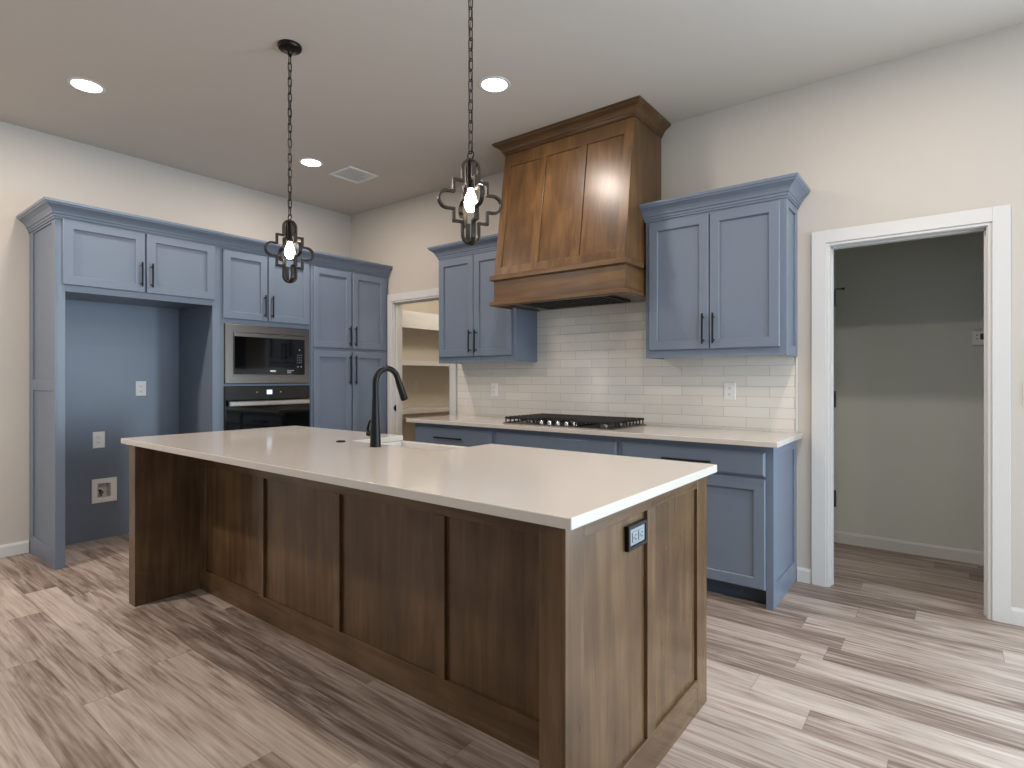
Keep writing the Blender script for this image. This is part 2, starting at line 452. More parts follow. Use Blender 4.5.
# ---- wall cabinets either side of the hood
def wall_cabinet(x0, x1, left_gap, right_gap, split, h1, h2, label, finished_right):
    r = thing('wall_cabinet', label, 'cabinet', (x0, 0, 1.383), 0, 'upper cabinets beside the range hood')
    w = x1-x0; D = .295; h = .927
    bm = B()
    box(bm, 0, w, -D+.02, -.009 if finished_right is None else -.002, 0.02, h)
    box(bm, 0, .012, -D+.02, -.009, 0, .02); box(bm, w-.012, w, -D+.02, -.009, 0, .02)
    obj('carcass', bm, M_BLUE, r)
    bm = B(); box(bm, 0, w, -D, -D+.02, 0, h); obj('face_frame', bm, M_BLUE, r, .001)
    if finished_right:
        bm = B(); t = .010
        box(bm, w, w+t, -D, -D+.06, 0, h); box(bm, w, w+t, -.06, -.002, 0, h)
        box(bm, w, w+t, -D+.06, -.06, 0, .06); box(bm, w, w+t, -D+.06, -.06, h-.06, h)
        obj('side_panel', bm, M_BLUE, r, .001)
        w += t
    y = -D
    door(r, left_gap, split-.003, .050, .893, y, h1, (.081, .269))
    door(r, split+.003, x1-x0-right_gap, .050, .893, y, h2, (.081, .269))
    crown(r, [(0, -.012), (0, -D), (w, -D), (w, -.002)], h, M_BLUE)
    return r
wall_cabinet(1.668, 2.526, .014, .036, .419, .392, .459, 'blue two-door wall cabinet left of the wooden hood, beside the pantry doorway', False)
wall_cabinet(3.620, 4.478, .030, .024, .428, .394, .459, 'blue two-door wall cabinet right of the wooden hood, near the hall doorway', True)

# ---- base cabinets along the range wall
YF = .577
def base_cab(x0, x1, dl, dr, label, handle, doors, end=False):
    r = thing('base_cabinet', label, 'cabinet', (x0, 0, 0), 0, 'base cabinets along the tiled wall')
    w = x1-x0
    bm = B(); box(bm, 0, w, -YF+.02, -.002, .10, .884); obj('carcass', bm, M_BLUE, r)
    bm = B(); box(bm, 0.0, w, -YF+.075, -YF+.09, 0, .10); obj('toe_kick', bm, M_BLUEDARK, r)
    bm = B(); box(bm, 0, w, -YF, -YF+.02, .10, .884); obj('face_frame', bm, M_BLUE, r)
    a, b = dl-x0, dr-x0
    bm = B(); slab(bm, a, b, .714, .848, -YF); d = obj('drawer_front', bm, M_BLUE, r)
    if handle: bar_handle(d, .775, handle[0]-x0, handle[1]-x0, -YF-.02, horiz=True)
    n = doors
    for i in range(n):
        p = a+(b-a)*i/n+(.002 if i else 0); q = a+(b-a)*(i+1)/n-(.002 if i < n-1 else 0)
        hx = (q-.03 if i == 0 else p+.03)
        door(r, p, q, .103, .698, -YF, hx, (.47, .66))
    return r
base_cab(1.668, 2.542, 1.682, 2.523, 'blue base cabinet left of the cooktop, next to the pantry doorway', (1.938, 2.235), 2)
base_cab(2.542, 3.572, 2.561, 3.557, 'blue base cabinet under the cooktop with a plain handle-free drawer front', None, 2)
r = base_cab(3.572, 4.445, 3.588, 4.444, 'blue base cabinet at the hall-doorway end of the tiled wall', (3.87, 4.16), 2)
bm = B()   # finished end, shaker framed, reaching the floor
X = 4.445-3.572; W_ = .030
box(bm, X, X+W_, -YF, -.002, 0, .884)
box(bm, X+W_, X+W_+.008, -YF, -YF+.06, 0, .884); box(bm, X+W_, X+W_+.008, -.07, -.002, 0, .884)
box(bm, X+W_, X+W_+.008, -YF+.06, -.07, 0, .13); box(bm, X+W_, X+W_+.008, -YF+.06, -.07, .82, .884)
obj('end_panel', bm, M_BLUE, r, .001)
bm = B(); box(bm, 1.640, 4.5195, -.6516, -.009, .884, .914)
tag(obj('countertop', bm, M_QUARTZ, None, .003), 'long white quartz countertop along the tiled wall under the cooktop', 'countertop')

# ---- tall blue cabinets on the left wall (local x = world y offset, front faces +X)
XF = .634
def tall(name, y0, label, x=0): return thing(name, label, 'cabinet', (0, y0, 0), PI/2, None)
# local: front at y=-XF, back y=0 ; x = world_y - y0
FY0 = -2.757
r = tall('refrigerator_cabinet', FY0, 'tall blue cabinet with an empty refrigerator niche at the far left')
FW = 1.047
bm = B(); box(bm, .008, .053, -XF+.02, -.002, 0, 2.31); obj('side_panel', bm, M_BLUE, r)
bm = B(); t = .008
box(bm, 0, t, -XF+.0, -XF+.082, 0, 2.31); box(bm, 0, t, -.094, -.002, 0, 2.31)
for z0, z1 in ((0, .13), (1.166, 1.241), (2.277, 2.31)): box(bm, 0, t, -XF+.082, -.094, z0, z1)
obj('side_frame', bm, M_BLUE, r, .001)
bm = B(); box(bm, .991, FW, -XF+.02, -.002, 0, 2.31); obj('side_panel', bm, M_BLUE, r)
bm = B(); box(bm, t, .053, -XF, -XF+.02, 0, 2.31); box(bm, .991, FW, -XF, -XF+.02, 0, 2.31)
box(bm, .053, .991, -XF, -XF+.02, 1.822, 2.31); obj('face_frame', bm, M_BLUE, r, .001)
bm = B(); box(bm, .053, .991, -XF+.02, -.016, 1.84, 2.31); obj('cupboard_box', bm, M_BLUE, r)
bm = B(); v0, v1 = VY0-FY0, VY1-FY0
for x0, x1, z0, z1 in ((.053, v0, 0, 2.31), (v1, .991, 0, 2.31), (v0, v1, 0, VZ0), (v0, v1, VZ1, 2.31)): box(bm, x0, x1, -.014, -.002, z0, z1)
obj('back_panel', bm, M_BLUE, r)
door(r, .036, .514, 1.866, 2.295, -XF, .487, (1.905, 2.078))
door(r, .524, 1.004, 1.866, 2.295, -XF, .554, (1.905, 2.078))
crown(r, [(0, -.002), (0, -XF), (FW, -XF)], 2.31, M_BLUE)

OY0 = -1.71; OW = .81; XO = .626
r = tall('oven_cabinet', OY0, 'tall blue cabinet housing the microwave and wall oven')
bm = B()
box(bm, 0, .02, -XO+.02, -.002, .10, 2.31); box(bm, OW-.02, OW, -XO+.02, -.002, .10, 2.31)
box(bm, .02, OW-.02, -.02, -.002, .10, 2.31)
for z0, z1 in ((1.70, 2.31), (1.186, 1.202), (.10, .44)): box(bm, .02, OW-.02, -XO+.02, -.02, z0, z1)
obj('carcass', bm, M_BLUE, r)
bm = B()
box(bm, 0, .037, -XO, -XO+.02, .10, 2.31); box(bm, .796, OW, -XO, -XO+.02, .10, 2.31)
for z0, z1 in ((1.692, 2.31), (1.186, 1.203), (.10, .455)): box(bm, .037, .796, -XO, -XO+.02, z0, z1)
obj('face_frame', bm, M_BLUE, r, .001)
bm = B(); box(bm, 0, OW, -XO+.075, -XO+.09, 0, .10); obj('toe_kick', bm, M_BLUEDARK, r)
door(r, .024, .394, 1.732, 2.284, -XO, .365, (1.762, 1.951))
door(r, .404, .791, 1.732, 2.284, -XO, .431, (1.762, 1.951))
bm = B(); slab(bm, .024, .791, .12, .43, -XO); d = obj('drawer_front', bm, M_BLUE, r)
bar_handle(d, .36, .27, .55, -XO-.02, horiz=True)
crown(r, [(0, -XO), (OW, -XO)], 2.31, M_BLUE)

PY0 = -.90; PW_ = .894
r = tall('pantry_cabinet', PY0, 'tall blue four-door pantry cabinet in the corner beside the pantry doorway')
bm = B(); box(bm, 0, PW_, -XF+.02, -.002, .10, 2.31); obj('carcass', bm, M_BLUE, r)
bm = B(); box(bm, 0, PW_, -XF, -XF+.02, .10, 2.31); obj('face_frame', bm, M_BLUE, r)
bm = B(); box(bm, 0, PW_, -XF+.075, -XF+.09, 0, .10); obj('toe_kick', bm, M_BLUEDARK, r)
door(r, .021, .431, 1.535, 2.272, -XF, .404, (1.559, 1.75))
door(r, .447, .845, 1.535, 2.272, -XF, .470, (1.559, 1.75))
door(r, .021, .431, .13, 1.506, -XF, .404, (1.19, 1.47))
door(r, .447, .845, .13, 1.506, -XF, .470, (1.19, 1.47))
crown(r, [(0, -XF), (PW_, -XF)], 2.31, M_BLUE)

# ---- microwave (built in, steel trim kit)
r = thing('microwave', 'built-in stainless microwave with black glass front above the wall oven', 'microwave', (0, OY0, 0), PI/2)
y = -XO-.001
bm = B(); box(bm, .05, .785, -XO+.002, -.10, 1.2035, 1.675); obj('body', bm, M_DARK, r)
bm = B(); rectstack(bm, .039, .794, 1.205, 1.690, [(0, -.012), (0, .012), (.004, .016), (.062, .016), (.064, .010)], '-y', y); f = obj('trim_frame', bm, M_STEEL, r)
bm = B(); rectstack(bm, .104, .738, 1.281, 1.625, [(0, 0), (0, .012), (.004, .018), (.012, .018)], '-y', y-.008); d = obj('door', bm, M_STEEL, r)
bm = B(); rectstack(bm, .106, .736, 1.283, 1.592, [(0, 0), (0, .003), (.002, .004)], '-y', y-.026); g = obj('glass_front', bm, M_BGLASS, r)
yy = y-.0305
for i in range(3):
    for j in range(4):
        a, b = .662+i*.018, 1.385+j*.022
        bm = B(); rectstack(bm, a, a+.007, b, b+.008, [(0, 0), (0, .0006)], '-y', yy); obj('key', bm, M_GREY, g)
for a, b in ((.668, 1.352), (.700, 1.352), (.684, 1.50)):
    bm = B(); lathe(bm, (a, yy, b), [(.007, 0), (.007, -.0006)], 'y', 12); obj('key', bm, M_GREY, g)
bm = B(); rectstack(bm, .41, .46, 1.305, 1.317, [(0, 0), (0, .0006)], '-y', yy); obj('badge', bm, M_PLAST, r)
bm = B(); rectstack(bm, .565, .63, 1.313, 1.321, [(0, 0), (0, .0006)], '-y', yy); rectstack(bm, .565, .605, 1.294, 1.309, [(0, 0), (0, .0006)], '-y', yy); obj('sticker', bm, M_GREY, r)

# ---- wall oven
r = thing('wall_oven', 'built-in black glass wall oven below the microwave with a long steel handle', 'oven', (0, OY0, 0), PI/2)
bm = B(); box(bm, .05, .785, -XO+.002, -.08, .457, 1.180); obj('body', bm, M_DARK, r)
bm = B(); rectstack(bm, .036, .793, 1.070, 1.183, [(0, 0), (0, .018), (.003, .021)], '-y', y); c = obj('control_panel', bm, M_CTRL, r)
bm = B(); rectstack(bm, .372, .445, 1.108, 1.158, [(0, 0), (0, .001)], '-y', y-.021); k = obj('display', bm, M_DARK, c)
k['label'] = 'small clock display glowing pale blue'
bm = B()
def seg7(x, z, s):
    w, h, t = .007, .009, .0016
    S = {'a': (0, w, 2*h-t, 2*h), 'g': (0, w, h-t/2, h+t/2), 'd': (0, w, 0, t), 'f': (0, t, h, 2*h), 'e': (0, t, 0, h), 'b': (w-t, w, h, 2*h), 'c': (w-t, w, 0, h)}
    for q in s:
        a, b_, c_, d_ = S[q]; rectstack(bm, x+a, x+b_, z+c_, z+d_, [(0, 0), (0, .0006)], '-y', y-.022)
rectstack(bm, .385, .432, 1.115, 1.151, [(0, 0), (0, .0004)], '-y', y-.022)
obj('lit_screen', bm, M_CLOCK, k)
for a in (.30, .51):
    bm = B(); lathe(bm, (a, y-.021, 1.133), [(.007, 0), (.007, -.0008)], 'y', 14); obj('touch_icon', bm, M_GREY, c)
bm = B(); rectstack(bm, .036, .793, .462, 1.066, [(0, 0), (0, .020), (.004, .024)], '-y', y); d = obj('door', bm, M_BGLASS, r)
bm = B()
rectstack(bm, .05, .765, 1.024, 1.062, [(0, 0), (0, .018), (.006, .022)], '-y', y-.048)
for a in (.08, .735): box(bm, a-.012, a+.012, y-.05, y-.024, 1.03, 1.056)
obj('handle', bm, M_CHROME, d)

# ------------------------------------------------------------------ range hood
r = thing('range_hood', 'large stained wood range hood with a sloped three-panel front and crown', 'range hood', (0, 0, 1.787))
HX0, HX1 = 2.530, 3.606
def sl(z): return -.574 + (z-.226)/.945*.134     # front plane, local z above 1.787
def shear(bm, z0=.226):
    for v in bm.verts: v.co.y += sl(v.co.z)
bm = B()   # hollow chimney body: back board, sides, front
rr = []
for z in (.226, 1.170):
    rr.append([(HX0, sl(z)+.014, z), (HX1, sl(z)+.014, z), (HX1, -.003, z), (HX0, -.003, z)])
rings(bm, rr)
box(bm, HX0, HX1, -.425, -.003, 1.1701, 1.2578)
obj('chimney', bm, M_HOOD_V, r, .001)
bm = B(); t = .014
def fbox(x0, x1, z0, z1): 
    v = box(bm, x0, x1, 0, t, z0, z1)
P_ = [(2.588, 2.858), (2.922, 3.194), (3.262, 3.542)]
zb, zt = .288, 1.070
fbox(HX0, HX1, .226, zb); fbox(HX0, HX1, zt, 1.170)
xs = [HX0] + [q for p in P_ for q in p] + [HX1]
for a, b in zip(xs[0::2], xs[1::2]): fbox(a, b, zb, zt)
shear(bm); obj('front_frame', bm, M_HOOD_V, r, .0015)
for a, b in P_:
    bm = B(); box(bm, a+.0005, b-.0005, .009, .0138, zb+.0005, zt-.0005); shear(bm); obj('front_panel', bm, M_HOOD_V, r)
bm = B(); box(bm, HX0, HX1, -.574, -.552, .030, .190); obj('apron_front', bm, M_HOOD_X, r, .0015)
for a, b in ((HX0, HX0+.022), (HX1-.022, HX1)):
    bm = B(); box(bm, a, b, -.552, -.010, .013, .190); obj('apron_side', bm, M_HOOD_Y, r, .001)
def ledge(z0, z1, p=.024):
    bm = B(); f = -.574
    pr = [(0, z0), (p-.006, z0), (p, z0+.006), (p, z1-.006), (p-.006, z1), (0, z1)]
    mold(bm, [(HX0, -.345), (HX0, f), (HX1, f), (HX1, -.345)], [(min(a, .015) if False else a, z) for a, z in pr])
    box(bm, HX0+.001, HX1-.001, -.5735, -.552, z0, z1)
    return obj('ledge', bm, M_HOOD_X, r)
ledge(.188, .226); ledge(0, .033)
bm = B(); box(bm, HX0+.0225, HX1-.0225, -.5515, -.011, .020, .034); obj('underside', bm, M_WOOD_X, r)
bm = B(); rectstack(bm, 2.72, 3.42, -.535, -.11, [(0, 0), (0, .012), (.03, .012), (.035, .004)], '-z', .020)
v = obj('vent_insert', bm, M_DARK, r)
bm = B()
for k in range(12): box(bm, 2.80+k*.048, 2.82+k*.048, -.48, -.16, .0085, .0155)
obj('grease_filter', bm, M_DARK, v)
HC = [(a*1.03, b*.72+1.170+.015) for a, b in CROWN]
bm = B(); mold(bm, [(HX0, -.003), (HX0, -.44), (HX1, -.44), (HX1, -.003)], [(max(a, 0), min(z, 1.2575)) for a, z in HC]); obj('crown_moulding', bm, M_HOOD_X, r)

# ------------------------------------------------------------------ cooktop
r = thing('cooktop', 'gas cooktop with black grates and steel knobs set in the counter under the hood', 'cooktop', (3.067, -.32, .914))
bm = B(); rectstack(bm, -.454, .454, -.25, .25, [(0, 0), (0, .006), (.006, .010), (.014, .010), (.018, .006)], '+z', 0); obj('tray', bm, M_STEEL, r)
bz = .008
for (a, b, rad) in ((-.31, .12, .04), (-.31, -.10, .032), (0, .04, .055), (.31, .12, .04), (.31, -.10, .032)):
    bm = B(); lathe(bm, (a, b, .006), [(rad, 0), (rad, .012), (rad*.9, .018)], 'z', 24); q = obj('burner', bm, M_STEEL, r, smooth=True)
    bm = B(); lathe(bm, (a, b, .024), [(rad*.8, 0), (rad*.8, .006), (rad*.6, .009)], 'z', 24); obj('burner_cap', bm, M_IRON, q, smooth=True)
def grate(x0, x1, y0, y1):
    bm = B(); z0, z1 = .037, .053; w = .012
    n = max(4, round((y1-y0)/.052))
    for k in range(n+1):
        yy = y0+.005+(y1-y0-.010)*k/n
        box(bm, x0, x1, yy-.005, yy+.005, z0, z1)
        for xx in (x0, x1-w): box(bm, xx, xx+w*.7, yy-.0045, yy+.0045, .0125, z0)
    for xx in (x0+.03, (x0+x1)/2-.005, x1-.04): box(bm, xx, xx+.010, y0, y1, z0-.006, z1-.004)
    for xx in (x0, x1-w): box(bm, xx, xx+w*.7, y0, y1, .0065, .0125)
    obj('grate', bm, M_IRON, r, .0015)
grate(-.445, -.155, -.235, .235); grate(-.148, .148, -.135, .235); grate(.155, .445, -.235, .235)
for k in range(5):
    bm = B(); a = -.143+k*.0705
    lathe(bm, (a, -.198, .006), [(.021, 0), (.021, .004), (.017, .006), (.0155, .026), (.013, .029)], 'z', 20)
    box(bm, a-.003, a+.003, -.2125, -.1835, .030, .036)
    obj('knob', bm, M_CHROME, r, smooth=True)

# ------------------------------------------------------------------ island
r = thing('kitchen_island', 'large dark stained wood kitchen island with panelled sides', 'island', (3.06, -2.15, 0))
def ib(bm, x0, x1, y0, y1, z0, z1): return box(bm, x0-3.06, x1-3.06, y0+2.15, y1+2.15, z0, z1)
ZT = .884; YP = -2.326
# thick end panels
bm = B(); ib(bm, 1.628, 1.716, -2.663, -1.65, 0, ZT); obj('end_panel', bm, M_WOOD_V, r, .0015)
bm = B(); ib(bm, 4.410, 4.478, -2.663, -1.652, 0, ZT); e = obj('end_panel', bm, M_WOOD_V, r, .0015)
t0, t1 = 4.478, 4.489
yl, y1, y2, y3, y4, yr = -2.663, -2.574, -2.188, -2.128, -1.751, -1.649
bm = B(); ib(bm, t0, t1, yl, y1, 0, ZT); obj('stile', bm, M_WOOD_V, e, .0015)
bm = B(); ib(bm, t0, t1, y2, y3, .125, .838); obj('stile', bm, M_WOOD_V, e, .0015)
bm = B(); ib(bm, t0, t1, y4, yr, 0, ZT); obj('stile', bm, M_WOOD_V, e, .0015)
bm = B(); ib(bm, t0, t1, y1, y4, .838, ZT); obj('top_rail', bm, M_WOOD_Y, e, .0015)
bm = B(); ib(bm, t0, t1, y1, y4, 0, .125); obj('bottom_rail', bm, M_WOOD_Y, e, .0015)
# seating side: rails, stiles, recessed panels
xs = [(1.716, 1.789)] + [(2.389+.651*k, 2.440+.651*k) for k in range(3)] + [(4.345, 4.410)]
bm = B(); ib(bm, 1.716, 4.410, YP, YP+.014, .735, ZT); obj('top_rail', bm, M_WOOD_X, r, .0015)
bm = B(); ib(bm, 1.716, 4.410, YP, YP+.014, 0, .123); obj('bottom_rail', bm, M_WOOD_X, r, .0015)
for a, b in xs:
    bm = B(); ib(bm, a, b, YP, YP+.014, .123, .735); obj('stile', bm, M_WOOD_V, r, .0015)
for (a, b), (c, d) in zip(xs, xs[1:]):
    bm = B(); ib(bm, b-.004, c+.004, YP+.014, YP+.022, .119, .739); obj('panel', bm, M_WOOD_V, r)
# cabinet boxes behind, leaving the sink bay open
bm = B(); ib(bm, 1.716, 2.655, YP+.0225, -1.69, .1, ZT); obj('cabinet_box', bm, M_WOOD_V, r)
bm = B(); ib(bm, 3.43, 4.410, YP+.0225, -1.69, .1, ZT); obj('cabinet_box', bm, M_WOOD_V, r)
bm = B(); ib(bm, 2.655, 3.43, YP+.0225, -1.69, .1, .60); obj('sink_bay', bm, M_WOOD_V, r)
bm = B(); ib(bm, 1.716, 4.410, YP+.0225, -1.76, 0, .1); obj('toe_kick', bm, M_WOOD_X, r)

# island countertop with the notch for the farmhouse sink
bm = B()
L_, R_, F_, K_ = 1.565, 4.518, -2.683, -1.613
NX0, NX1, NY = 2.700, 3.372, -1.972
poly = [(L_, F_), (R_, F_), (R_, K_), (NX1, K_), (NX1, NY), (NX0, NY), (NX0, K_), (L_, K_)]
rings(bm, [[(x, y, .884) for x, y in poly], [(x, y, .914) for x, y in poly]])
tag(obj('countertop', bm, M_QUARTZ, None, .003), 'white quartz island countertop with a cutout for the sink', 'countertop')
# farmhouse sink
r = thing('farmhouse_sink', 'white apron-front sink sunk into the island countertop behind the faucet', 'sink', (3.036, -1.78, .63))
bm = B()
ox0, ox1, oy0, oy1 = -.371, .371, -.215, .19
rings(bm, [[(ox0+.01, oy0+.01, 0), (ox1-.01, oy0+.01, 0), (ox1-.01, oy1-.01, 0), (ox0+.01, oy1-.01, 0)],
           [(ox0, oy0, .012), (ox1, oy0, .012), (ox1, oy1, .012), (ox0, oy1, .012)],
           [(ox0, oy0, .2525), (ox1, oy0, .2525), (ox1, oy1, .2525), (ox0, oy1, .2525)],
           [(-.335, -.19, .2525), (.335, -.19, .2525), (.335, .150, .2525), (-.335, .150, .2525)],
           [(-.325, -.18, .04), (.325, -.18, .04), (.325, .14, .04), (-.325, .14, .04)],
           [(-.30, -.155, .025), (.30, -.155, .025), (.30, .115, .025), (-.30, .115, .025)]])
obj('basin', bm, M_SINK, r, .004)
bm = B(); lathe(bm, (0, -.02, .0255), [(.05, 0), (.05, .003), (.03, .004)], 'z', 24); obj('drain', bm, M_STEEL, r)
# faucet
r = thing('kitchen_faucet', 'matte black gooseneck faucet standing on the island countertop', 'faucet', (3.01, -2.062, .914))
bm = B(); lathe(bm, (0, 0, 0), [(.028, 0), (.0265, .004), (.0255, .03), (.0225, .09), (.0185, .15), (.0165, .20), (.0155, .235)], 'z', 24); obj('body', bm, M_BLACK, r, smooth=True)
bm = B(); pts = [(0, 0, .235)]
R0, zc = .072, .312
for k in range(0, 17):
    a = PI - k/16*PI*.90
    pts.append((0, R0+R0*math.cos(a), zc+R0*math.sin(a)))
tube(bm, pts, [.0145]*len(pts), 14); obj('spout', bm, M_BLACK, r, smooth=True)
ex = Vector(pts[-1]); dr = (Vector(pts[-1])-Vector(pts[-2])).normalized()
bm = B(); tube(bm, [ex, ex+dr*.02, ex+dr*.055, ex+dr*.112, ex+dr*.118], [.0145, .0165, .0178, .0195, .018], 16); obj('spray_head', bm, M_BLACK, r, smooth=True)
bm = B()
tube(bm, [(-.015, -.002, .062), (-.050, -.006, .062)], [.014, .0135], 14)
tube(bm, [(-.046, -.006, .066), (-.052, -.006, .085), (-.046, -.004, .108), (-.036, -.003, .128)], [.008, .0065, .0055, .005], 10)
obj('lever', bm, M_BLACK, r, smooth=True)
bm = B(); lathe(bm, (2.697, -2.04, .914), [(.024, 0), (.024, .004), (.021, .007), (.012, .007), (.011, .006)], 'z', 24)
tag(obj('air_switch', bm, M_BLACK), 'small round black button on the island countertop left of the faucet', 'button')

# island outlet (black frame, sideways)
def receptacle(bm, face, cu, cv, base, w=.017, h=.0145):
    rectstack(bm, cu-w, cu+w, cv-h, cv+h, [(0, 0), (0, .002), (.003, .003)], face, base)
r = thing('power_outlet', 'sideways outlet with a black frame on the end of the wood island', 'outlet', (4.4782, -2.262, .777))
bm = B(); rectstack(bm, -.062, .062, -.037, .037, [(0, 0), (0, .013), (.002, .0145), (.010, .0145), (.012, .010)], '+x', 0); obj('frame', bm, M_BLACK, r)
bm = B(); rectstack(bm, -.049, .049, -.024, .024, [(0, 0), (0, .011), (.002, .012)], '+x', .0005); p = obj('cover_plate', bm, M_GREY, r)
for c in (-.021, .021):
    bm = B(); receptacle(bm, '+x', c, 0, .0126); q = obj('receptacle', bm, M_GREY, p)
    bm = B()
    for dz in (-.006, .006): rectstack(bm, c-.004, c+.006, dz-.0015, dz+.0015, [(0, 0), (0, .0006)], '+x', .0157)
    lathe(bm, (.0157, c-.010, 0), [(.0028, 0), (.0028, .0006)], 'x', 10); obj('slot', bm, M_DARK, q)

# ------------------------------------------------------------------ wall plates
def plate(name, label, cat, loc, rz, w, h, kind, mat=None, group=None):
    r = thing(name, label, cat, loc, rz, group)
    bm = B(); rectstack(bm, -w/2, w/2, -h/2, h/2, [(0, 0), (0, .003), (.003, .006)], '-y', 0); p = obj('cover_plate', bm, mat or M_PLAST, r)
    if kind == 'outlet':
        for c in (-.02, .02):
            bm = B(); rectstack(bm, -.0165, .0165, c-.014, c+.014, [(0, 0), (0, .001), (.002, .002)], '-y', -.006); q = obj('receptacle', bm, mat or M_PLAST, p)
            bm = B()
            for dx in (-.006, .006): rectstack(bm, dx-.0012, dx+.0012, c-.002, c+.006, [(0, 0), (0, .0005)], '-y', -.008)
            lathe(bm, (0, -.008, c-.007), [(.002, 0), (.002, -.0005)], 'y', 8); obj('slot', bm, M_DARK, q)
    elif kind == 'rocker':
        bm = B(); rectstack(bm, -.0165, .0165, -.033, .033, [(0, 0), (0, .002), (.002, .0035)], '-y', -.006); obj('rocker', bm, mat or M_PLAST, p)
    return r
plate('power_outlet', 'white outlet on the tile left of the cooktop', 'outlet', (2.067, -.008, 1.150), 0, .072, .116, 'outlet')
plate('power_outlet', 'white outlet on the tile right of the cooktop under the cabinet', 'outlet', (4.083, -.008, 1.163), 0, .074, .117, 'outlet')
plate('power_outlet', 'upper white outlet plate on the blue wall inside the refrigerator niche', 'outlet', (.014, -2.054, 1.166), PI/2, .076, .120, 'outlet')
plate('power_outlet', 'lower white outlet plate on the blue wall inside the refrigerator niche', 'outlet', (.014, -2.343, .772), PI/2, .080, .126, 'outlet')
plate('light_switch', 'white light switch at the right edge of the photo beside the hall doorway', 'switch', (5.560, 0, 1.165), 0, .072, .116, 'rocker')
plate('power_outlet', 'small outlet on the pantry wall between two shelves', 'outlet', (-.08, 1.029, 1.153), PI/2, .075, .118, 'outlet', M_TRIM)

r = thing('water_valve_box', 'square white recessed water valve box low in the refrigerator niche', 'valve box', (.014, -2.306, .376), PI/2)
bm = B()
def vr(a0, a1, c0, c1, y): return [(a0, y, c0), (a1, y, c0), (a1, y, c1), (a0, y, c1)]
rings(bm, [vr(-.083, .083, -.093, .093, -.0005), vr(-.083, .083, -.093, .093, -.007), vr(-.080, .080, -.090, .090, -.009), vr(-.046, .042, -.054, .056, -.009), vr(-.044, .040, -.052, .054, -.006), vr(-.042, .038, -.050, .052, .075)], False, True)
obj('box_frame', bm, M_PLAST, r)
bm = B(); tube(bm, [(-.012, .030, -.049), (-.012, .030, -.035), (-.012, .030, -.02), (-.012, .018, -.012), (-.012, .0, -.012)], .008, 10); lathe(bm, (-.012, .030, -.030), [(.014, 0), (.014, .022)], 'z', 12)
obj('valve', bm, M_STEEL, r, smooth=True)
bm = B(); box(bm, -.032, -.012, .018, .030, -.006, .004); obj('lever', bm, M_DARK, r, .002)

r = thing('thermostat', 'white thermostat on the hall wall seen through the doorway', 'thermostat', (5.412, HB, 1.520))
bm = B(); rectstack(bm, -.064, .064, -.052, .052, [(0, 0), (0, .018), (.008, .026), (.012, .026)], '-y', 0); obj('housing', bm, M_PLAST, r, .004)
bm = B(); rectstack(bm, -.022, .040, -.012, .028, [(0, 0), (0, .001)], '-y', -.026); obj('screen', bm, painted('lcd_screen', (70, 82, 62), .2), r)
bm = B()
for dz in (-.006, .018): rectstack(bm, -.042, -.034, dz-.004, dz+.004, [(0, 0), (0, .002)], '-y', -.026)
obj('button', bm, M_GREY, r)

# ------------------------------------------------------------------ pantry shelves
for (z0, z1, xw, label) in ((1.835, 2.03, .28, 'deep white top shelf with a tall front board inside the pantry'),
                            (1.400, 1.455, .28, 'white middle shelf inside the pantry'),
                            (.835, .885, .28, 'white lower shelf at counter height inside the pantry')):
    r = thing('pantry_shelf', label, 'shelf', (-.08, T, z0), 0, 'white pantry shelves')
    bm = B(); box(bm, .001, xw+.062, .001, 2.275, z1-z0-.02, z1-z0); obj('board', bm, M_TRIM, r)
    bm = B(); box(bm, xw+.062, xw+.08, .001, 2.275, 0, z1-z0); obj('front_board', bm, M_TRIM, r, .001)
    if z0 < 1:
        bm = B(); box(bm, .001, xw+.03, .001, 2.275, -.05, z1-z0-.0205); obj('cleat', bm, M_PANTRY, r)

r = thing('ceiling_lamp', 'flush round lamp on the pantry ceiling, out of the photo', 'ceiling light', (1.2, 1.1, 2.6))  # lamp added to brighten the pantry interior
bm = B(); lathe(bm, (0, 0, 0), [(.15, 0), (.15, -.02), (.14, -.03)], 'z', 32); obj('base', bm, M_TRIM, r)
bm = B(); lathe(bm, (0, 0, -.0305), [(.13, 0), (.12, -.03), (.08, -.05), (.02, -.055)], 'z', 32); obj('diffuser', bm, M_LENS, r, smooth=True)
l = bpy.data.lights.new('pantry_lamp', 'POINT'); l.energy = 24; l.color = (1, .9, .78); l.shadow_soft_size = .12
o = bpy.data.objects.new('pantry_lamp', l); COL.objects.link(o); o.parent = r; o.location = (0, 0, -.22)

# ------------------------------------------------------------------ ceiling fixtures
def can(x, y, label, dim=1.0):
    r = thing('recessed_light', label, 'ceiling light', (x, y, H), 0, 'recessed ceiling lights')
    bm = B()
    rings(bm, [disc_ring((0, 0, 0), .098, 'z', 40), disc_ring((0, 0, -.004), .096, 'z', 40), disc_ring((0, 0, -.006), .088, 'z', 40), disc_ring((0, 0, -.004), .078, 'z', 40), disc_ring((0, 0, -.0005), .0775, 'z', 40)], True, False)
    obj('trim_ring', bm, M_TRIM, r, smooth=True)
    bm = B(); lathe(bm, (0, 0, -.0045), [(.077, .002), (.077, 0)], 'z', 40); obj('lens', bm, M_LENS, r)
    l = bpy.data.lights.new('can_lamp', 'AREA'); l.shape = 'DISK'; l.size = .15; l.energy = CAN_W*dim; l.color = CAN_COL
    o = bpy.data.objects.new('can_lamp', l); COL.objects.link(o); o.parent = r; o.location = (0, 0, -.012)
can(1.048, -2.70, 'recessed ceiling light at the left, above the refrigerator niche', .6)
can(1.031, -1.15, 'recessed ceiling light beside the air vent and the pendant chain', .95)
can(3.032, -1.175, 'recessed ceiling light in front of the wooden range hood', 0.8)
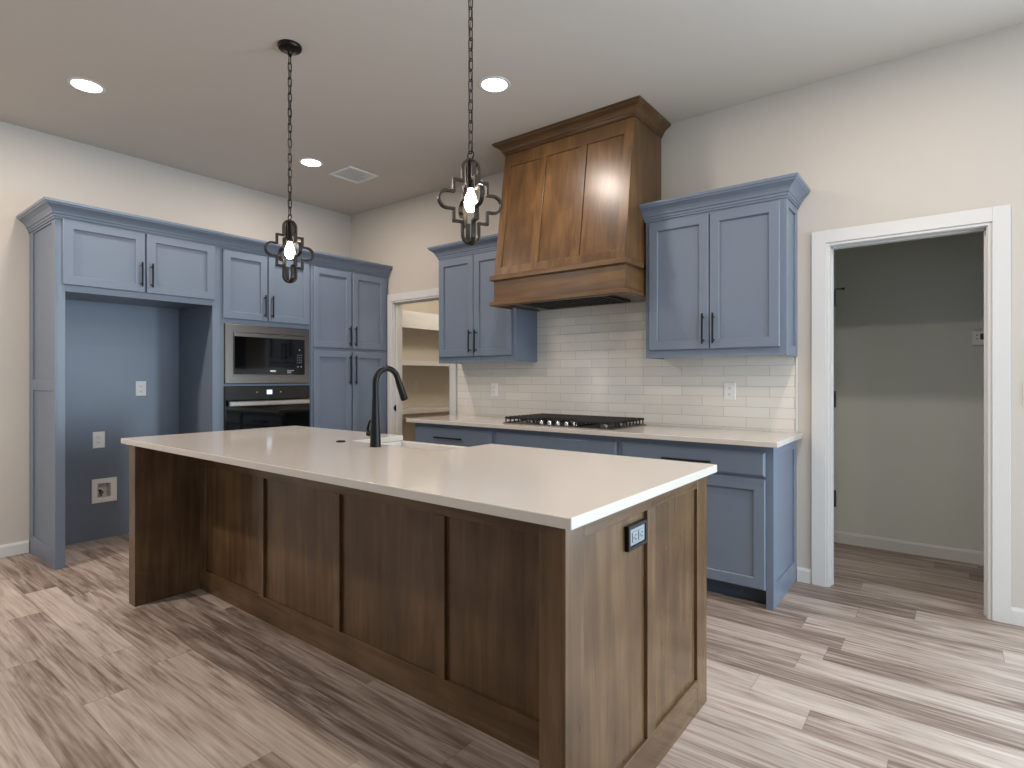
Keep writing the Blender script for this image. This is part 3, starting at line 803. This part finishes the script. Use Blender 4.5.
can(5.03, -1.175, 'recessed ceiling light outside the hall doorway, above the frame', .85)
can(5.03, -2.70, 'recessed ceiling light over the right end of the island, above the frame', 1.15)
can(3.04, -4.3, 'recessed ceiling light behind the island on the camera side', .42)  # added lamp out of view, carries light from the camera side
can(1.05, -4.3, 'recessed ceiling light in the left rear of the room, out of the photo', 3.0)  # added lamp out of view, brightens the left of the room
can(6.9, -2.6, 'recessed ceiling light to the right of the hall doorway', 0.7)  # added lamp out of view, carries light from the right

r = thing('air_vent', 'white square ceiling air vent in the corner above the tall cabinets', 'vent', (1.075, -.755, H))
bm = B(); rectstack(bm, -.152, .152, -.150, .150, [(0, 0), (0, .004), (.006, .008), (.026, .008), (.030, .002)], '-z', 0); obj('frame', bm, M_PLAST, r)
for k in range(9):
    bm = B(); a = -.112+k*.028
    v = box(bm, a-.0115, a+.0115, -.119, .119, -.0045, -.003)
    for q in v:
        if q.co.x > a: q.co.z -= .004
    obj('louver', bm, M_PLAST, r)

def quatrefoil():
    pts = []
    def arc(cx, cz, r, a0, a1, n=9):
        for k in range(n+1):
            a = math.radians(a0+(a1-a0)*k/n); pts.append((cx+r*math.cos(a), cz+r*math.sin(a)))
    lr, sx, sz, tx, tz = .034, .070, .082, .097, .133
    arc(tx, 0, lr, -90, 90); pts.append((sx, lr)); pts.append((sx, sz)); pts.append((lr, sz))
    arc(0, tz, lr, 0, 180); pts.append((-lr, sz)); pts.append((-sx, sz)); pts.append((-sx, lr))
    arc(-tx, 0, lr, 90, 270); pts.append((-sx, -lr)); pts.append((-sx, -sz)); pts.append((-lr, -sz))
    arc(0, -tz, lr, 180, 360); pts.append((lr, -sz)); pts.append((sx, -sz)); pts.append((sx, -lr))
    return pts
def frame_bm(ang, half_t=.0048, half_d=.009):
    q = [Vector(p) for p in quatrefoil()]; m = len(q); bm = B()
    ca, sa = math.cos(ang), math.sin(ang); R = []
    for i in range(m):
        d0 = (q[i]-q[i-1]).normalized(); d1_ = (q[(i+1) % m]-q[i]).normalized()
        n0 = Vector((d0.y, -d0.x)); n1 = Vector((d1_.y, -d1_.x)); s = n0+n1
        o = s/max(s.dot(n1), .4)*half_t
        row = []
        for sgn, dep in ((1, 1), (1, -1), (-1, -1), (-1, 1)):
            p = q[i]+o*sgn; d = dep*half_d
            row.append(bm.verts.new((p.x*ca-d*sa, p.x*sa+d*ca, p.y)))
        R.append(row)
    for i in range(m):
        a, b = R[i], R[(i+1) % m]
        for k in range(4): bm.faces.new((a[k], a[(k+1) % 4], b[(k+1) % 4], b[k]))
    return bm
def pendant(x, y, zc, ang, label):
    r = thing('pendant_light', label, 'pendant light', (x, y, zc), 0, 'pendant lights over the island')
    top = H-zc
    bm = B(); lathe(bm, (0, 0, top), [(.062, -.0), (.062, -.012), (.056, -.020), (.020, -.026), (.012, -.034), (.008, -.045)], 'z', 32); obj('canopy', bm, M_BRONZE, r, smooth=True)
    for k in range(2): obj('lantern_frame', frame_bm(ang+k*PI/2), M_BRONZE, r, .001)
    bm = B(); tube(bm, [(0.016*math.cos(a), 0, .186+.016*math.sin(a)) for a in [2*PI*k/16 for k in range(16)]], .0028, 8, True)
    lathe(bm, (0, 0, .158), [(.012, 0), (.012, .008), (.005, .012), (.004, .016)], 'z', 14); obj('ring', bm, M_BRONZE, r, smooth=True)
    bm = B(); z = .196; L1, w = .050, .0095; k = 0
    while z < top-.05:
        pts = []
        for s in range(16):
            a = 2*PI*s/16; dx = w*math.cos(a); dz = math.sin(a)*w+(1 if math.sin(a) >= 0 else -1)*(L1/2-w)
            pts.append((dx, 0, z+L1/2-.004+dz) if k % 2 == 0 else (0, dx, z+L1/2-.004+dz))
        tube(bm, pts, .0026, 6, True); z += L1-.009; k += 1
    tube(bm, [(.003*math.sin(q), .003*math.cos(q), .19+(top-.23)*q/40) for q in range(41)], .0014, 5)
    obj('chain', bm, M_BRONZE, r, smooth=True)
    bm = B(); lathe(bm, (0, 0, .052), [(.008, .108), (.010, .104), (.013, .100), (.013, .020), (.016, .018), (.016, 0)], 'z', 18); obj('socket', bm, M_BRONZE, r, smooth=True)
    bm = B(); lathe(bm, (0, 0, .052), [(.011, 0), (.013, -.012), (.022, -.032), (.026, -.052), (.024, -.072), (.015, -.088), (.003, -.093)], 'z', 20); obj('bulb', bm, M_BULB, r, smooth=True)
    l = bpy.data.lights.new('pendant_lamp', 'POINT'); l.energy = 9; l.color = (1, .82, .6); l.shadow_soft_size = .022
    o = bpy.data.objects.new('pendant_lamp', l); COL.objects.link(o); o.parent = r; o.location = (0, 0, 0.005)
pendant(2.414, -2.162, 1.934, math.radians(83), 'bronze quatrefoil pendant light over the faucet end of the island')
pendant(3.726, -2.162, 1.950, math.radians(61), 'bronze quatrefoil pendant light nearest the hood, over the island')
